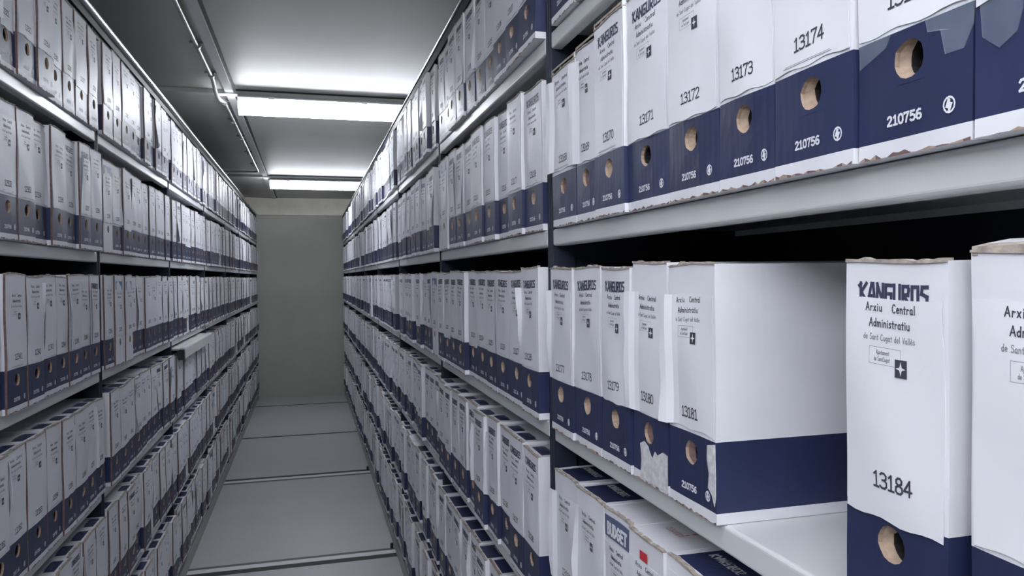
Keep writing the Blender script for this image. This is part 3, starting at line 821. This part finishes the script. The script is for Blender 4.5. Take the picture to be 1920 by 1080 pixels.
# ------------------------------------------------------------------ all remaining boxes beyond the counted ones
mb = MB()
rnd = random.Random(5)
for p in plan:
    if p.get('single'): continue
    s = p['side']; xf = XRF-.012+p['dx'] if s > 0 else XLF+.012-p['dx']
    z0 = ROWTOP[p['row']-1]+.0006; w_, h = p['w']-.001, p['h']
    ca, sa = cos(p['rot']*.5), sin(p['rot']*.5)
    def T(d, u, v):     # d outward, u reading direction
        x, y = -d, -(u-w_/2)
        x, y = x*ca-y*sa, x*sa+y*ca
        if s < 0: x, y = -x, -y
        return (xf+x, p['y']+y, z0+v)
    pl = p['kind'] == 'W'
    vs2 = [0, V_STRIP, V_NAVY, h]
    tp = {'short': (-.012, -.036), 'long': (-.008, -.30), 'none': (-.1, -.1)}[p['top']]
    for a, b in zip(vs2, vs2[1:]):
        mi_ = M_NAVY if (a == V_STRIP and not pl) else M_WHITE
        mb.face([T(0, 0, a), T(0, w_, a), T(0, w_, b), T(0, 0, b)], mi_)
        mb.face([T(-.0045, 0, a), T(0, 0, a), T(0, 0, b), T(-.0045, 0, b)], M_EDGE)
        mb.face([T(-DB, 0, a), T(-.0045, 0, a), T(-.0045, 0, b), T(-DB, 0, b)], mi_)
        mb.face([T(0, w_, a), T(-DB, w_, a), T(-DB, w_, b), T(0, w_, b)], mi_)
    mb.face([T(-DB, w_, 0), T(-DB, 0, 0), T(-DB, 0, h), T(-DB, w_, h)], M_WHITE)
    e = .015 if p['top'] == 'short' else .010
    mb.face([T(0, 0, h), T(0, w_, h), T(-DB, w_, h), T(-DB, 0, h)], M_WHITE)
    if p['top'] != 'none':
        mb.face([T(tp[0], e, h+.0006), T(tp[0], w_-e, h+.0006), T(tp[1], w_-e, h+.0006), T(tp[1], e, h+.0006)], M_NAVY)
    hh = [h+rnd.uniform(.001, .003) for _ in range(5)]
    for i in range(4):
        a, b = w_*i/4, w_*(i+1)/4
        mb.face([T(.001, a, h-.001), T(.001, b, h-.001), T(.001, b, hh[i+1]), T(.001, a, hh[i])], M_BROWN)
        mb.face([T(.001, a, hh[i]), T(.001, b, hh[i+1]), T(-.004, b, hh[i+1]), T(-.004, a, hh[i])], M_BROWN)
    n = 8
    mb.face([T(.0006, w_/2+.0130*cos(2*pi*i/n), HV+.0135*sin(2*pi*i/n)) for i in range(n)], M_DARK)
    mb.face([T(.0009, w_/2-.010+.008*cos(2*pi*i/n)*.5+.003, HV-.002+.0095*sin(2*pi*i/n)) for i in range(n)], M_BROWN)
    # label sheet
    vt = .232 if pl else rnd.choice((.241, .2425, .255))
    v0 = V_NAVY+rnd.uniform(-.004, .004); cl, cr = rnd.choice((0, 0, .006, .004)), rnd.choice((0, 0, .005))
    st = [(.002, cl), (.012, 0), (w_-.012, 0), (w_-.002, cr)]
    for (a, da), (b, db) in zip(st, st[1:]):
        k1, k2 = rnd.uniform(.3, 1), rnd.uniform(.3, 1)
        vm = rnd.uniform(.13, .2)
        for va, vb in ((v0, vm), (vm, vt)):
            mb.face([T(.0012+da*(k1 if va == v0 else k2), a, va), T(.0012+db*(k1 if va == v0 else k2), b, va), T(.0012+db*(k2 if va == v0 else k1), b, vb), T(.0012+da*(k2 if va == v0 else k1), a, vb)], 9)
    def put(q, m_, d=.0018): mb.face([T(d, u, v) for u, v in q], m_)
    if p['kind'] == 'K':
        put(rect(w_*.17, w_*.83, .2445, .2555), M_LOGO, .0005) if vt < .245 else None
    for q in text_quads(p['num'], w_*.33, .105, .011, .0018, 1.15, .08, thin=True): put(q, 10)
    put(rect(w_*.26, w_*.44, vt-.0085, vt-.0065), 11); put(rect(w_*.52, w_*.74, vt-.0085, vt-.0065), 11)
    put(rect(w_*.28, w_*.74, vt-.020, vt-.0175), 10)
    put(rect(w_*.24, w_*.78, vt-.0300, vt-.0292), 11)
    put(rect(w_*.54, w_*.66, vt-.055, vt-.042), 10)
    for q in frame_quads(w_*.28, w_*.6, vt-.048, vt-.035, .0006): put(q, 11, .0016)
    if pl: put(rect(.008, w_-.008, .236, .262), M_BLUE, .0006)
    else:
        put(rect(w_*.3, w_*.66, .0225, .0275), M_PALE, .0006) if False else None
        for q in text_quads('210756', w_*.3, .0225, .006, .0016, 1.15, .14, thin=True)[::2]: put(q, M_PALE, .0006)
        put([(w_*.83+.005*cos(a), .026+.0055*sin(a)) for a in [2*pi*i/6 for i in range(6)]], M_PALE, .0006)
o = mb.build('archive_boxes', BOXMATS+[PAPER, INK, GINK], weld=False)
tag(o, 'white and navy archive boxes packed along the far bays of both racks', 'archive boxes', kind='stuff')
print('boxes', len(plan), 'single', len(single))
